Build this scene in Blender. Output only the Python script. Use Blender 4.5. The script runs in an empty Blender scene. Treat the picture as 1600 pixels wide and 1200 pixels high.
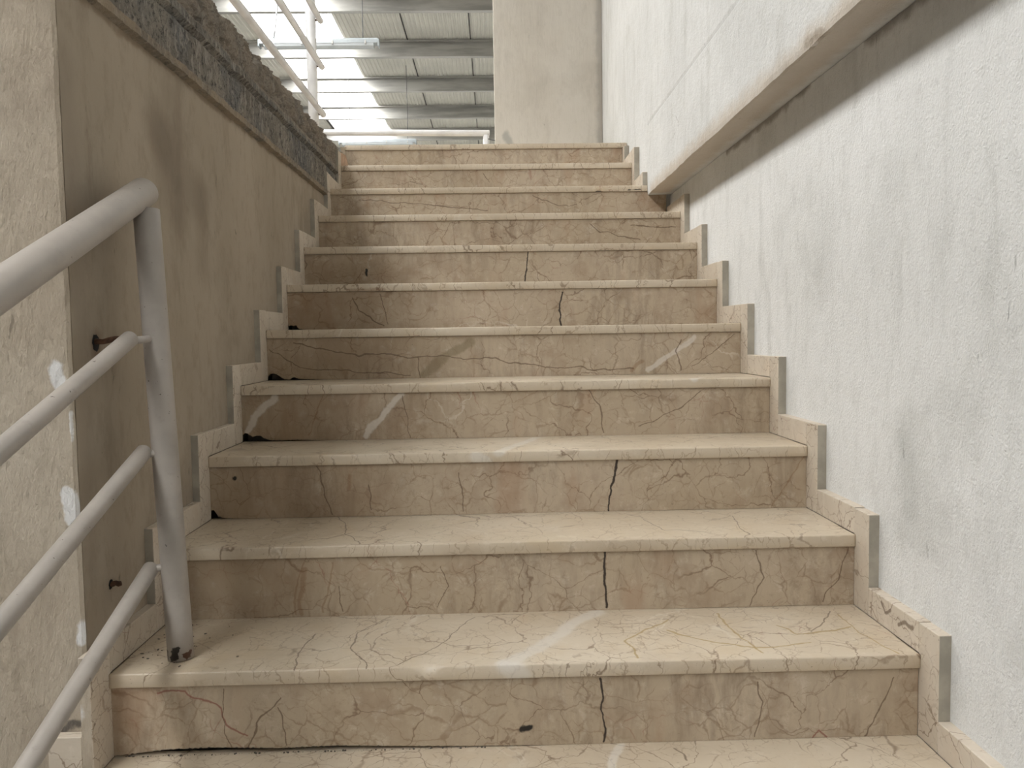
import bpy, bmesh, math, random, json
from mathutils import Vector, Matrix, noise

random.seed(7)
scene = bpy.context.scene
C = scene.collection

# ------------------------------------------------------------------ camera
CAM = Vector((0.78469, -1.29119, 0.84485))
YAW, PITCH, ROLL = -0.02288, -0.06087, -0.0153
cam_data = bpy.data.cameras.new('camera')
cam_data.sensor_fit = 'HORIZONTAL'
cam_data.sensor_width = 36.0
cam_data.lens = 36.0 * 1250.0 / 1600.0
cam_data.clip_start = 0.02
cam_data.clip_end = 200
cam = bpy.data.objects.new('camera', cam_data)
C.objects.link(cam)
fwd = Vector((-math.sin(YAW) * math.cos(PITCH), math.cos(YAW) * math.cos(PITCH), math.sin(PITCH)))
rgt = Vector((math.cos(YAW), math.sin(YAW), 0))
upv = rgt.cross(fwd)
r2 = math.cos(ROLL) * rgt + math.sin(ROLL) * upv
u2 = -math.sin(ROLL) * rgt + math.cos(ROLL) * upv
cam.matrix_world = Matrix(((r2.x, u2.x, -fwd.x, CAM.x), (r2.y, u2.y, -fwd.y, CAM.y), (r2.z, u2.z, -fwd.z, CAM.z), (0, 0, 0, 1)))
scene.camera = cam

# ------------------------------------------------------------------ light
SKYLIGHT_STRENGTH = 15.0
world = bpy.data.worlds.new('daylight')
scene.world = world
world.use_nodes = True
bg = world.node_tree.nodes['Background']
bg.inputs[0].default_value = (1.0, 0.96, 0.90, 1)
bg.inputs[1].default_value = 0.12
vs = scene.view_settings
vs.view_transform = 'Standard'
vs.look = 'None'
vs.gamma = 1.0
vs.exposure = 0.0
vs.use_curve_mapping = False

# ------------------------------------------------------------------ dimensions
RUN, RISE, OV, TH = 0.30, 0.175, 0.008, 0.0288
XR = 1.655            # right end of the lower treads
WXL, WXR = -0.020, 1.680   # wall surfaces
UXR = 1.562           # upper right wall surface
MY, MZ = 0.066, 0.066
TOPZ = 11 * RISE
ROOFZ = 5.08
FEAT = json.loads("""{"R1":[["red",0.0016,[[0.091,0.308,0.135],[0.143,0.308,0.138],[0.161,0.308,0.12],[0.218,0.308,0.097],[0.231,0.308,0.064],[0.265,0.308,0.034]]],["brown",0.001,[[0.224,0.308,0.134],[0.224,0.308,0.078],[0.241,0.308,0.013]]],["brown",0.0013,[[0.337,0.308,0.113],[0.288,0.308,0.063],[0.27,0.308,0.01]]],["brown",0.001,[[0.331,0.308,0.095],[0.34,0.308,0.048],[0.347,0.308,0.014]]],["crack",0.0022,[[0.992,0.308,0.136],[0.996,0.308,0.105]]],["crack",0.0016,[[0.996,0.308,0.105],[1.006,0.308,0.043],[0.999,0.308,0.003]]],["black",0.006,[[0.834,0.308,0.037],[0.847,0.308,0.036]]],["red",0.0014,[[1.435,0.308,0.002],[1.448,0.308,0.021],[1.465,0.308,0.004]]],["brown",0.0012,[[1.608,0.308,0.123],[1.571,0.308,0.055],[1.543,0.308,-0.001]]],["brown",0.0012,[[1.314,0.308,0.127],[1.328,0.308,0.076],[1.308,0.308,0.008]]]],"R2":[["crack",0.0028,[[1.045,0.608,0.319],[1.05,0.608,0.26],[1.048,0.608,0.181]]],["rust",0.002,[[0.318,0.608,0.307],[0.301,0.608,0.245],[0.296,0.608,0.18]]],["rust",0.0016,[[0.398,0.608,0.306],[0.384,0.608,0.251],[0.362,0.608,0.189]]],["rust",0.006,[[0.327,0.608,0.291],[0.312,0.608,0.19]]],["brown",0.001,[[0.405,0.608,0.243],[0.41,0.608,0.183]]],["brown",0.0012,[[1.412,0.608,0.315],[1.428,0.608,0.251],[1.4,0.608,0.18]]],["brown",0.001,[[1.64,0.608,0.31],[1.62,0.608,0.239],[1.586,0.608,0.181]]],["brown",0.001,[[0.652,0.608,0.3],[0.666,0.608,0.245],[0.634,0.608,0.19]]]],"R3":[["crack",0.003,[[1.122,0.908,0.499],[1.109,0.908,0.42]]],["crack",0.002,[[1.109,0.908,0.42],[1.101,0.908,0.356]]],["brown",0.0015,[[0.29,0.908,0.49],[0.306,0.908,0.427],[0.333,0.908,0.355]]],["brown",0.0014,[[0.433,0.908,0.434],[0.44,0.908,0.366]]],["rust",0.005,[[0.388,0.908,0.474],[0.383,0.908,0.431]]],["black",0.006,[[0.065,0.908,0.466],[0.067,0.908,0.466]]],["brown",0.0012,[[0.682,0.908,0.465],[0.695,0.908,0.36]]],["rust",0.0012,[[1.646,0.908,0.497],[1.601,0.908,0.411],[1.556,0.908,0.348]]]],"R4":[["pale",0.01,[[0.498,1.208,0.664],[0.44,1.208,0.609],[0.383,1.208,0.536]]],["pale",0.011,[[0.104,1.208,0.661],[0.033,1.208,0.606],[0.018,1.208,0.562]]],["rust",0.0016,[[0.259,1.208,0.67],[0.238,1.208,0.623],[0.2,1.208,0.539]]],["brown",0.0016,[[1.083,1.208,0.668],[1.112,1.208,0.607],[1.132,1.208,0.538]]],["brown",0.001,[[0.506,1.208,0.666],[0.518,1.208,0.529]]],["brown",0.001,[[1.436,1.208,0.666],[1.365,1.208,0.603],[1.243,1.208,0.548]]]],"R5":[["olive",0.016,[[0.706,1.508,0.827],[0.627,1.508,0.783],[0.541,1.508,0.711]]],["pale",0.009,[[1.492,1.508,0.832],[1.402,1.508,0.766],[1.322,1.508,0.711]]],["brown",0.0016,[[0.095,1.508,0.832],[0.227,1.508,0.801],[0.493,1.508,0.77],[0.627,1.508,0.772],[0.761,1.508,0.765],[0.984,1.508,0.735],[1.277,1.508,0.721]]],["brown",0.0014,[[0.526,1.508,0.769],[0.527,1.508,0.698]]],["brown",0.0018,[[1.447,1.508,0.826],[1.431,1.508,0.777],[1.44,1.508,0.705]]],["rust",0.008,[[1.3,1.508,0.746],[1.266,1.508,0.717]]],["brown",0.0014,[[0.006,1.508,0.811],[0.114,1.508,0.742],[0.314,1.508,0.728],[0.491,1.508,0.707]]],["brown",0.001,[[1.639,1.508,0.841],[1.571,1.508,0.786],[1.481,1.508,0.72]]]],"R6":[["crack",0.0026,[[1.049,1.808,1.007],[1.041,1.808,0.945],[1.05,1.808,0.881]]],["brown",0.0018,[[0.251,1.808,0.998],[0.27,1.808,0.949],[0.361,1.808,0.891]]],["brown",0.0014,[[0.357,1.808,1.004],[0.376,1.808,0.898]]]],"R7":[["crack",0.0026,[[0.933,2.108,1.188],[0.935,2.108,1.124],[0.926,2.108,1.07]]],["black",0.006,[[0.259,2.108,1.128],[0.258,2.108,1.103]]],["brown",0.0014,[[-0.014,2.108,1.203],[0.011,2.108,1.157],[-0.006,2.108,1.11]]]],"R8":[["brown",0.0018,[[1.233,2.408,1.349],[1.277,2.408,1.313],[1.469,2.408,1.282]]],["brown",0.0018,[[1.425,2.408,1.341],[1.64,2.408,1.329]]]],"R9":[["brown",0.0018,[[0.135,2.708,1.528],[0.322,2.708,1.501],[0.542,2.708,1.486],[0.763,2.708,1.465]]],["brown",0.0014,[[1.001,2.708,1.534],[1.111,2.708,1.479],[1.207,2.708,1.485]]]],"R10":[["brown",0.0018,[[0.358,3.008,1.66],[0.425,3.008,1.649]]],["brown",0.0014,[[0.748,3.008,1.699],[0.781,3.008,1.659]]]],"T1":[["pale",0.02,[[1.028,0.598,0.175],[0.954,0.522,0.175],[0.903,0.427,0.175],[0.806,0.309,0.175]]],["pale",0.024,[[0.802,0.3,0.174],[0.832,0.3,0.146]]],["yellow",0.0024,[[1.163,0.468,0.175],[1.245,0.395,0.175],[1.33,0.357,0.175],[1.462,0.377,0.175]]],["yellow",0.002,[[1.308,0.571,0.175],[1.323,0.401,0.175],[1.335,0.33,0.175]]],["yellow",0.0024,[[1.426,0.491,0.175],[1.454,0.43,0.175],[1.583,0.46,0.175]]],["yellow",0.0016,[[1.589,0.543,0.175],[1.593,0.421,0.175],[1.61,0.313,0.175]]],["brown",0.0013,[[0.528,0.592,0.175],[0.469,0.493,0.175],[0.479,0.4,0.175],[0.521,0.298,0.175]]],["brown",0.0012,[[0.373,0.499,0.175],[0.365,0.355,0.175],[0.377,0.291,0.175]]],["brown",0.0012,[[0.728,0.579,0.175],[0.661,0.424,0.175],[0.577,0.31,0.175]]],["yellow",0.002,[[1.076,0.312,0.175],[1.067,0.417,0.175],[1.176,0.528,0.175]]],["olive",0.006,[[1.222,0.241,0.175],[1.379,0.268,0.175]]],["brown",0.0014,[[1.49,0.447,0.175],[1.584,0.565,0.175]]]],"T2":[["brown",0.0013,[[0.348,0.907,0.35],[0.453,0.612,0.35]]],["brown",0.0012,[[1.417,0.833,0.35],[1.402,0.625,0.35],[1.366,0.537,0.35]]],["brown",0.0012,[[1.184,0.801,0.35],[1.211,0.686,0.35],[1.303,0.665,0.35]]]],"T3":[["pale",0.016,[[0.915,1.183,0.525],[0.765,0.83,0.525]]],["pale",0.018,[[0.735,0.9,0.51],[0.761,0.9,0.497]]]],"T0":[["pale",0.01,[[1.031,0.299,0.0],[0.996,0.22,0.0]]],["brown",0.0016,[[1.135,0.281,0.0],[1.155,0.231,0.0]]]],"T4":[["pale",0.012,[[1.449,1.256,0.7],[1.334,1.074,0.7]]]],"T6":[["rust",0.01,[[0.236,1.8,1.023],[0.371,1.8,1.026]]]],"T9":[["black",0.002,[[1.302,2.7,1.548],[1.524,2.7,1.555]]]]}""")

# ------------------------------------------------------------------ node helpers
class NT:
    def __init__(s, name):
        s.m = bpy.data.materials.new(name)
        s.m.use_nodes = True
        s.t = s.m.node_tree
        s.n = s.t.nodes
        s.b = s.n['Principled BSDF']
    def node(s, typ, **kw):
        n = s.n.new(typ)
        for k, v in kw.items():
            setattr(n, k, v)
        return n
    def put(s, sock, v):
        if isinstance(v, bpy.types.NodeSocket):
            s.t.links.new(v, sock)
        elif isinstance(v, (tuple, list)) and len(v) == 3 and sock.type == 'RGBA':
            sock.default_value = (*v, 1)
        else:
            sock.default_value = v
    def pos(s):
        if not hasattr(s, '_p'):
            s._p = s.node('ShaderNodeNewGeometry').outputs['Position']
        return s._p
    def math(s, op, a, b=0.0, c=None, clamp=False):
        n = s.node('ShaderNodeMath', operation=op, use_clamp=clamp)
        s.put(n.inputs[0], a); s.put(n.inputs[1], b)
        if c is not None: s.put(n.inputs[2], c)
        return n.outputs[0]
    def vmath(s, op, a, b=(0, 0, 0), scale=None):
        n = s.node('ShaderNodeVectorMath', operation=op)
        s.put(n.inputs[0], a)
        if scale is None: s.put(n.inputs[1], b)
        else: s.put(n.inputs['Scale'], scale)
        return n.outputs[0]
    def noise(s, scale, vec=None, detail=4, rough=0.55, col=False, dist=0.0):
        n = s.node('ShaderNodeTexNoise')
        s.put(n.inputs['Vector'], vec if vec is not None else s.pos())
        n.inputs['Scale'].default_value = scale
        n.inputs['Detail'].default_value = detail
        n.inputs['Roughness'].default_value = rough
        n.inputs['Distortion'].default_value = dist
        return n.outputs['Color'] if col else n.outputs[0]
    def ramp(s, v, a, b, lo=0.0, hi=1.0):
        n = s.node('ShaderNodeMapRange', interpolation_type='SMOOTHSTEP')
        s.put(n.inputs[0], v); s.put(n.inputs[1], a); s.put(n.inputs[2], b)
        s.put(n.inputs[3], lo); s.put(n.inputs[4], hi)
        return n.outputs[0]
    def mix(s, f, a, b, mode='MIX'):
        n = s.node('ShaderNodeMix', data_type='RGBA', blend_type=mode)
        s.put(n.inputs['Factor'], f); s.put(n.inputs['A'], a) if False else None
        s.put(n.inputs[6], a); s.put(n.inputs[7], b)
        return n.outputs[2]
    def bump(s, h, strength=0.5, dist=0.005, normal=None):
        n = s.node('ShaderNodeBump')
        n.inputs['Strength'].default_value = strength
        n.inputs['Distance'].default_value = dist
        s.put(n.inputs['Height'], h)
        if normal is not None: s.put(n.inputs['Normal'], normal)
        return n.outputs[0]
    def warp(s, amp, scale, detail=3, vec=None, mask=None):
        v = vec if vec is not None else s.pos()
        c = s.noise(scale, vec=v, detail=detail, col=True)
        c = s.vmath('SUBTRACT', c, (0.5, 0.5, 0.5))
        c = s.vmath('SCALE', c, scale=amp)
        if mask: c = s.vmath('MULTIPLY', c, mask)
        return s.vmath('ADD', v, c)
    def scaled(s, v, sc):
        return s.vmath('MULTIPLY', v, sc)
    def sep(s, v):
        n = s.node('ShaderNodeSeparateXYZ'); s.put(n.inputs[0], v)
        return n.outputs

def segment_group():
    g = bpy.data.node_groups.new('segment_mask', 'ShaderNodeTree')
    I = g.interface
    for nm, ty in (('P', 'NodeSocketVector'), ('A', 'NodeSocketVector'), ('B', 'NodeSocketVector'), ('Width', 'NodeSocketFloat'), ('Soft', 'NodeSocketFloat')):
        I.new_socket(nm, in_out='INPUT', socket_type=ty)
    I.new_socket('Mask', in_out='OUTPUT', socket_type='NodeSocketFloat')
    n = g.nodes; L = g.links.new
    gi = n.new('NodeGroupInput'); go = n.new('NodeGroupOutput')
    def vm(op, a, b=None):
        q = n.new('ShaderNodeVectorMath'); q.operation = op
        L(a, q.inputs[0])
        if b is not None: L(b, q.inputs[1])
        return q
    def mt(op, a, b=None, clamp=False):
        q = n.new('ShaderNodeMath'); q.operation = op; q.use_clamp = clamp
        L(a, q.inputs[0])
        if b is not None: L(b, q.inputs[1])
        return q
    ab = vm('SUBTRACT', gi.outputs['B'], gi.outputs['A']).outputs[0]
    ap = vm('SUBTRACT', gi.outputs['P'], gi.outputs['A']).outputs[0]
    t = mt('DIVIDE', vm('DOT_PRODUCT', ap, ab).outputs['Value'], vm('DOT_PRODUCT', ab, ab).outputs['Value'], True).outputs[0]
    sc = n.new('ShaderNodeVectorMath'); sc.operation = 'SCALE'; L(ab, sc.inputs[0]); L(t, sc.inputs['Scale'])
    d = vm('LENGTH', vm('SUBTRACT', ap, sc.outputs[0]).outputs[0]).outputs['Value']
    mr = n.new('ShaderNodeMapRange'); mr.interpolation_type = 'SMOOTHSTEP'
    L(d, mr.inputs[0]); L(gi.outputs['Width'], mr.inputs[1])
    L(mt('ADD', gi.outputs['Width'], gi.outputs['Soft']).outputs[0], mr.inputs[2])
    mr.inputs[3].default_value = 1; mr.inputs[4].default_value = 0
    L(mr.outputs[0], go.inputs['Mask'])
    return g
SEG = segment_group()

FCOL = {'red': (0.23, 0.075, 0.055), 'brown': (0.12, 0.075, 0.045), 'crack': (0.035, 0.022, 0.015), 'black': (0.012, 0.01, 0.008),
        'pale': (0.68, 0.64, 0.58), 'rust': (0.20, 0.095, 0.035), 'olive': (0.17, 0.135, 0.07), 'yellow': (0.34, 0.235, 0.08)}
FSTR = {'red': 0.75, 'brown': 0.75, 'crack': 1.0, 'black': 1.0, 'pale': 0.62, 'rust': 0.4, 'olive': 0.5, 'yellow': 0.75}

def seg_chain(T, col, feats, wob=0.012, wsc=22, pm=(1, 1, 0.0)):
    if not feats: return col
    Pw = T.warp(0.045, 9, 2, vec=T.warp(wob, wsc * 1.6, 5, mask=pm), mask=pm)
    Pq = T.warp(wob * 3.0, wsc * 0.8, 6, mask=pm)
    for kind, w, pts in feats:
        mask = None
        wide = w > 0.005
        for a, b in zip(pts[:-1], pts[1:]):
            g = T.node('ShaderNodeGroup'); g.node_tree = SEG
            T.put(g.inputs['P'], Pq if wide else Pw)
            g.inputs['A'].default_value = a; g.inputs['B'].default_value = b
            g.inputs['Width'].default_value = w * (0.55 if wide else 0.6)
            g.inputs['Soft'].default_value = w * (0.7 if wide else 0.9) + 0.0004
            mask = g.outputs[0] if mask is None else T.math('MAXIMUM', mask, g.outputs[0])
        col = T.mix(T.math('MULTIPLY', mask, FSTR[kind]), col, FCOL[kind])
    return col

def marble(name, kind='tread', feats=None, seed=0.0):
    """beige limestone marble with brown and pale veins; kind gives the amount of grime"""
    T = NT(name)
    P0 = T.vmath('ADD', T.pos(), (seed * 1.7, seed * 0.9, seed * 2.3))
    big = T.noise(2.2, vec=P0, detail=3)
    med = T.noise(9, vec=P0, detail=5, rough=0.6)
    fine = T.noise(70, vec=P0, detail=4, rough=0.7)
    if kind == 'tread':
        c = T.mix(T.ramp(big, 0.35, 0.65), (0.53, 0.445, 0.335), (0.60, 0.52, 0.41))
        c = T.mix(T.ramp(med, 0.5, 0.75, 0, 0.5), c, (0.54, 0.43, 0.29))
    elif kind == 'skirt':
        c = T.mix(T.ramp(big, 0.35, 0.65), (0.54, 0.47, 0.38), (0.60, 0.53, 0.44))
        c = T.mix(T.ramp(med, 0.5, 0.75, 0, 0.45), c, (0.55, 0.44, 0.33))
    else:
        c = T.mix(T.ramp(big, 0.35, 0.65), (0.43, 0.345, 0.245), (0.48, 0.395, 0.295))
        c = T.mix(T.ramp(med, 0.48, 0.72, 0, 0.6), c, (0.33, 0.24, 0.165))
    # clouded lighter crystals
    cl = T.noise(26, vec=T.warp(0.10, 5, vec=P0), detail=6, rough=0.7)
    c = T.mix(T.ramp(cl, 0.52, 0.72, 0, 0.35), c, (0.70, 0.63, 0.53))
    # vein networks
    def veins(scale, w, amp, ascale, lo, hi, colour, strength, sq=(1, 1, 1)):
        nonlocal c
        fl = {'tread': (1, 1, 0.22), 'riser': (1, 0.22, 1), 'skirt': (0.22, 1, 1)}[kind]
        D = T.scaled(T.warp(amp, ascale, 5, vec=P0, mask=fl), tuple(a * b for a, b in zip(sq, fl)))
        v = T.node('ShaderNodeTexVoronoi', feature='DISTANCE_TO_EDGE')
        T.put(v.inputs['Vector'], D); v.inputs['Scale'].default_value = scale
        wn = T.ramp(T.noise(scale * 2.3, vec=P0, detail=2), 0.3, 0.7, w * 0.25, w * 1.3)
        line = T.ramp(v.outputs['Distance'], 0.0, wn, 1, 0)
        mask = T.ramp(T.noise(scale * 0.55, vec=T.vmath('ADD', P0, (scale, 3.1, -scale)), detail=3), lo, hi)
        c = T.mix(T.math('MULTIPLY', T.math('MULTIPLY', line, mask), strength), c, colour)
    vs_ = 1.25 if kind == 'riser' else 1.0
    veins(15, 0.030 * vs_, 0.10, 9, 0.40, 0.56, (0.24, 0.16, 0.10), 0.60)
    veins(6.0, 0.016 * vs_, 0.22, 5, 0.40, 0.54, (0.18, 0.115, 0.07), 0.80, (1, 1, 1.3))
    mo = T.noise(48, vec=T.warp(0.05, 11, vec=P0), detail=7, rough=0.78)
    mm = T.ramp(T.noise(3.1, vec=T.vmath('ADD', P0, (1, 8, 4)), detail=4), 0.45, 0.65)
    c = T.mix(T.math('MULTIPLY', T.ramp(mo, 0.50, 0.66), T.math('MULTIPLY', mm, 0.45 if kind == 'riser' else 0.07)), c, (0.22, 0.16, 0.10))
    veins(8.0, 0.012, 0.25, 4, 0.55, 0.66, (0.27, 0.11, 0.075), 0.6)
    veins(5.0, 0.030, 0.3, 4, 0.56, 0.68, (0.70, 0.65, 0.56), 0.5)
    veins(34, 0.06, 0.05, 20, 0.46, 0.62, (0.27, 0.19, 0.12), 0.5)
    # speckles
    sp = T.noise(130, vec=P0, detail=2)
    c = T.mix(T.ramp(sp, 0.70, 0.76, 0, 0.5), c, (0.16, 0.11, 0.07))
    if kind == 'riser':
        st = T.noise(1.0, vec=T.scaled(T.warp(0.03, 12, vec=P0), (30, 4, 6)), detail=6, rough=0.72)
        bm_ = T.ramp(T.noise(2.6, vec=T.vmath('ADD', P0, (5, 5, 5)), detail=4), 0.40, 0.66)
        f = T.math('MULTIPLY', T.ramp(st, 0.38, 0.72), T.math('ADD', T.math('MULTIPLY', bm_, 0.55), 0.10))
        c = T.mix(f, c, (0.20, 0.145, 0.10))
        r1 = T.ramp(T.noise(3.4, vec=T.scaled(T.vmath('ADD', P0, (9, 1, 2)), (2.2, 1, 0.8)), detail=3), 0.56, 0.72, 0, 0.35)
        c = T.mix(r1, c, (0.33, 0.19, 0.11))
        # brown stains, with shade painted in, on the wall side of the middle risers
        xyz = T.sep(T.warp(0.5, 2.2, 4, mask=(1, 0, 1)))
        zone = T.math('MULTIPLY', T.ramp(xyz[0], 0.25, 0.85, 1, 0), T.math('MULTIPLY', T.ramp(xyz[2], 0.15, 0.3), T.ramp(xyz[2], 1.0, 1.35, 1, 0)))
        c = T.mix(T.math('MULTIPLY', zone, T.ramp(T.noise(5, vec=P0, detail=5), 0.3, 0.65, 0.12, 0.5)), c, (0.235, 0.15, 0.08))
    else:
        d = T.ramp(T.noise(5, vec=T.vmath('ADD', P0, (2, 7, 1)), detail=6, rough=0.7), 0.5, 0.75, 0, 0.35)
        c = T.mix(d, c, (0.36, 0.28, 0.20))
    c = seg_chain(T, c, feats, pm={'tread': (1, 1, 0), 'riser': (1, 0, 1), 'skirt': (0, 1, 1)}[kind])
    T.put(T.b.inputs['Base Color'], c)
    ro = {'tread': (0.33, 0.33), 'riser': (0.45, 0.65), 'skirt': (0.42, 0.62)}[kind]
    T.put(T.b.inputs['Roughness'], T.ramp(T.noise(6, detail=5), 0.35, 0.65, ro[0], ro[1]))
    h = T.math('ADD', T.math('MULTIPLY', fine, 0.5), T.math('MULTIPLY', cl, 0.5))
    T.put(T.b.inputs['Normal'], T.bump(h, 0.18, 0.002))
    return T.m

def plaster(name, base, alt, stain, bump=0.6, bscale=90, stretch=(1, 1, 0.45), stain_amt=0.5, coarse=1.4, feats=None, spots=None, fcol=None):
    T = NT(name)
    big = T.noise(1.6, detail=4)
    c = T.mix(T.ramp(big, 0.35, 0.65), base, alt)
    st = T.noise(1.0, vec=T.scaled(T.warp(0.08, 6), (9, 9, 1.6)), detail=6, rough=0.62)
    c = T.mix(T.ramp(st, 0.52, 0.74, 0, stain_amt), c, stain)
    sm = T.ramp(T.noise(2.0, vec=T.warp(0.25, 3), detail=6, rough=0.6), 0.56, 0.72, 0, stain_amt * 0.8)
    c = T.mix(sm, c, stain)
    mt = T.ramp(T.noise(22, vec=T.scaled(T.pos(), (1, 1, 0.5)), detail=7, rough=0.75), 0.48, 0.66, 0, stain_amt * 0.5)
    c = T.mix(mt, c, stain)
    # short trowel scuffs
    sc = T.noise(1.0, vec=T.scaled(T.warp(0.03, 12), (60, 60, 11)), detail=4, rough=0.6)
    msk = T.ramp(T.noise(4.0, detail=3), 0.5, 0.66)
    c = T.mix(T.math('MULTIPLY', T.ramp(sc, 0.64, 0.72), T.math('MULTIPLY', msk, 0.55)), c, tuple(v * 0.45 for v in stain))
    pt = T.noise(150, detail=2)
    c = T.mix(T.ramp(pt, 0.71, 0.77, 0, 0.4), c, tuple(v * 0.5 for v in stain))
    if feats:
        Pw = T.warp(0.05, 14, 5)
        for col_, amt, w, soft, pts in feats:
            mask = None
            for a, b in zip(pts[:-1], pts[1:]):
                g = T.node('ShaderNodeGroup'); g.node_tree = SEG
                T.put(g.inputs['P'], Pw)
                g.inputs['A'].default_value = a; g.inputs['B'].default_value = b
                g.inputs['Width'].default_value = w; g.inputs['Soft'].default_value = soft
                mask = g.outputs[0] if mask is None else T.math('MAXIMUM', mask, g.outputs[0])
            c = T.mix(T.math('MULTIPLY', mask, amt), c, col_)
    T.put(T.b.inputs['Base Color'], c)
    T.b.inputs['Roughness'].default_value = 0.9
    T.b.inputs['Specular IOR Level'].default_value = 0.2
    h1 = T.noise(bscale, vec=T.scaled(T.warp(0.01, 40), stretch), detail=5, rough=0.6)
    h2 = T.noise(bscale * 0.22, vec=T.scaled(T.pos(), stretch), detail=4)
    h = T.math('ADD', h1, T.math('MULTIPLY', h2, coarse))
    T.put(T.b.inputs['Normal'], T.bump(h, bump, 0.006))
    return T.m

def paint(name, base, chip=(0.05, 0.035, 0.03), amt=0.72, rough=0.42, feats=None):
    T = NT(name)
    c = T.mix(T.ramp(T.noise(7, detail=5), 0.4, 0.65), base, tuple(v * 0.84 for v in base))
    c = T.mix(T.ramp(T.noise(95, detail=3), amt, amt + 0.03), c, chip)
    c = T.mix(T.ramp(T.noise(30, detail=6, rough=0.7), 0.58, 0.72, 0, 0.35), c, tuple(v * 0.6 for v in base))
    if feats:
        Pw = T.warp(0.022, 70, 4)
        for col_, amt_, w, soft, pts in feats:
            for a, b in zip(pts[:-1], pts[1:]):
                g = T.node('ShaderNodeGroup'); g.node_tree = SEG
                T.put(g.inputs['P'], Pw)
                g.inputs['A'].default_value = a; g.inputs['B'].default_value = b
                g.inputs['Width'].default_value = w; g.inputs['Soft'].default_value = soft
                c = T.mix(T.math('MULTIPLY', g.outputs[0], amt_), c, col_)
    T.put(T.b.inputs['Base Color'], c)
    T.b.inputs['Roughness'].default_value = rough
    T.put(T.b.inputs['Normal'], T.bump(T.noise(60, detail=4), 0.12, 0.002))
    return T.m

def simple(name, col, rough=0.6, metal=0.0, var=0.15, scale=8, stretch=(1, 1, 1)):
    T = NT(name)
    c = T.mix(T.ramp(T.noise(scale, vec=T.scaled(T.pos(), stretch), detail=5), 0.35, 0.65), col, tuple(v * (1 - var) for v in col))
    T.put(T.b.inputs['Base Color'], c)
    T.b.inputs['Roughness'].default_value = rough
    T.b.inputs['Metallic'].default_value = metal
    return T.m

def emissive(name, col, strength):
    T = NT(name)
    T.b.inputs['Base Color'].default_value = (*col, 1)
    T.b.inputs['Emission Color'].default_value = (*col, 1)
    T.b.inputs['Emission Strength'].default_value = strength
    return T.m

# ------------------------------------------------------------------ object helpers
def tag(o, label=None, cat=None, group=None, kind=None):
    if label: o['label'] = label
    if cat: o['category'] = cat
    if group: o['group'] = group
    if kind: o['kind'] = kind
    return o

def obj(name, bm, mat, parent=None, smooth=False):
    me = bpy.data.meshes.new(name)
    bmesh.ops.recalc_face_normals(bm, faces=bm.faces)
    if smooth:
        for f in bm.faces: f.smooth = True
    bm.to_mesh(me); bm.free()
    if mat: me.materials.append(mat)
    o = bpy.data.objects.new(name, me)
    C.objects.link(o)
    if parent is not None:
        o.parent = parent
        o.matrix_parent_inverse = Matrix.Translation(parent.location).inverted()
    return o

def empty(name, loc=(0, 0, 0)):
    o = bpy.data.objects.new(name, None); C.objects.link(o); o.location = loc
    o.empty_display_size = 0.1
    return o

def add_box(bm, x0, x1, y0, y1, z0, z1):
    vs_ = [bm.verts.new((x, y, z)) for x in (x0, x1) for y in (y0, y1) for z in (z0, z1)]
    for f in ((0, 1, 3, 2), (4, 6, 7, 5), (0, 4, 5, 1), (2, 3, 7, 6), (0, 2, 6, 4), (1, 5, 7, 3)):
        bm.faces.new([vs_[i] for i in f])

def box(x0, x1, y0, y1, z0, z1, bev=0.0, seg=2):
    bm = bmesh.new(); add_box(bm, x0, x1, y0, y1, z0, z1)
    if bev: bmesh.ops.bevel(bm, geom=list(bm.edges), offset=bev, segments=seg, affect='EDGES', profile=0.6)
    return bm

def prism(outline, axis, a, b):
    """outline: list of 2D points, swept from a to b along axis"""
    bm = bmesh.new()
    def P(q, t):
        return {'x': (t, q[0], q[1]), 'y': (q[0], t, q[1]), 'z': (q[0], q[1], t)}[axis]
    A = [bm.verts.new(P(q, a)) for q in outline]; B = [bm.verts.new(P(q, b)) for q in outline]
    n = len(outline)
    bm.faces.new(A); bm.faces.new(B[::-1])
    for i in range(n): bm.faces.new((A[i], A[(i + 1) % n], B[(i + 1) % n], B[i]))
    return bm

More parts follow.
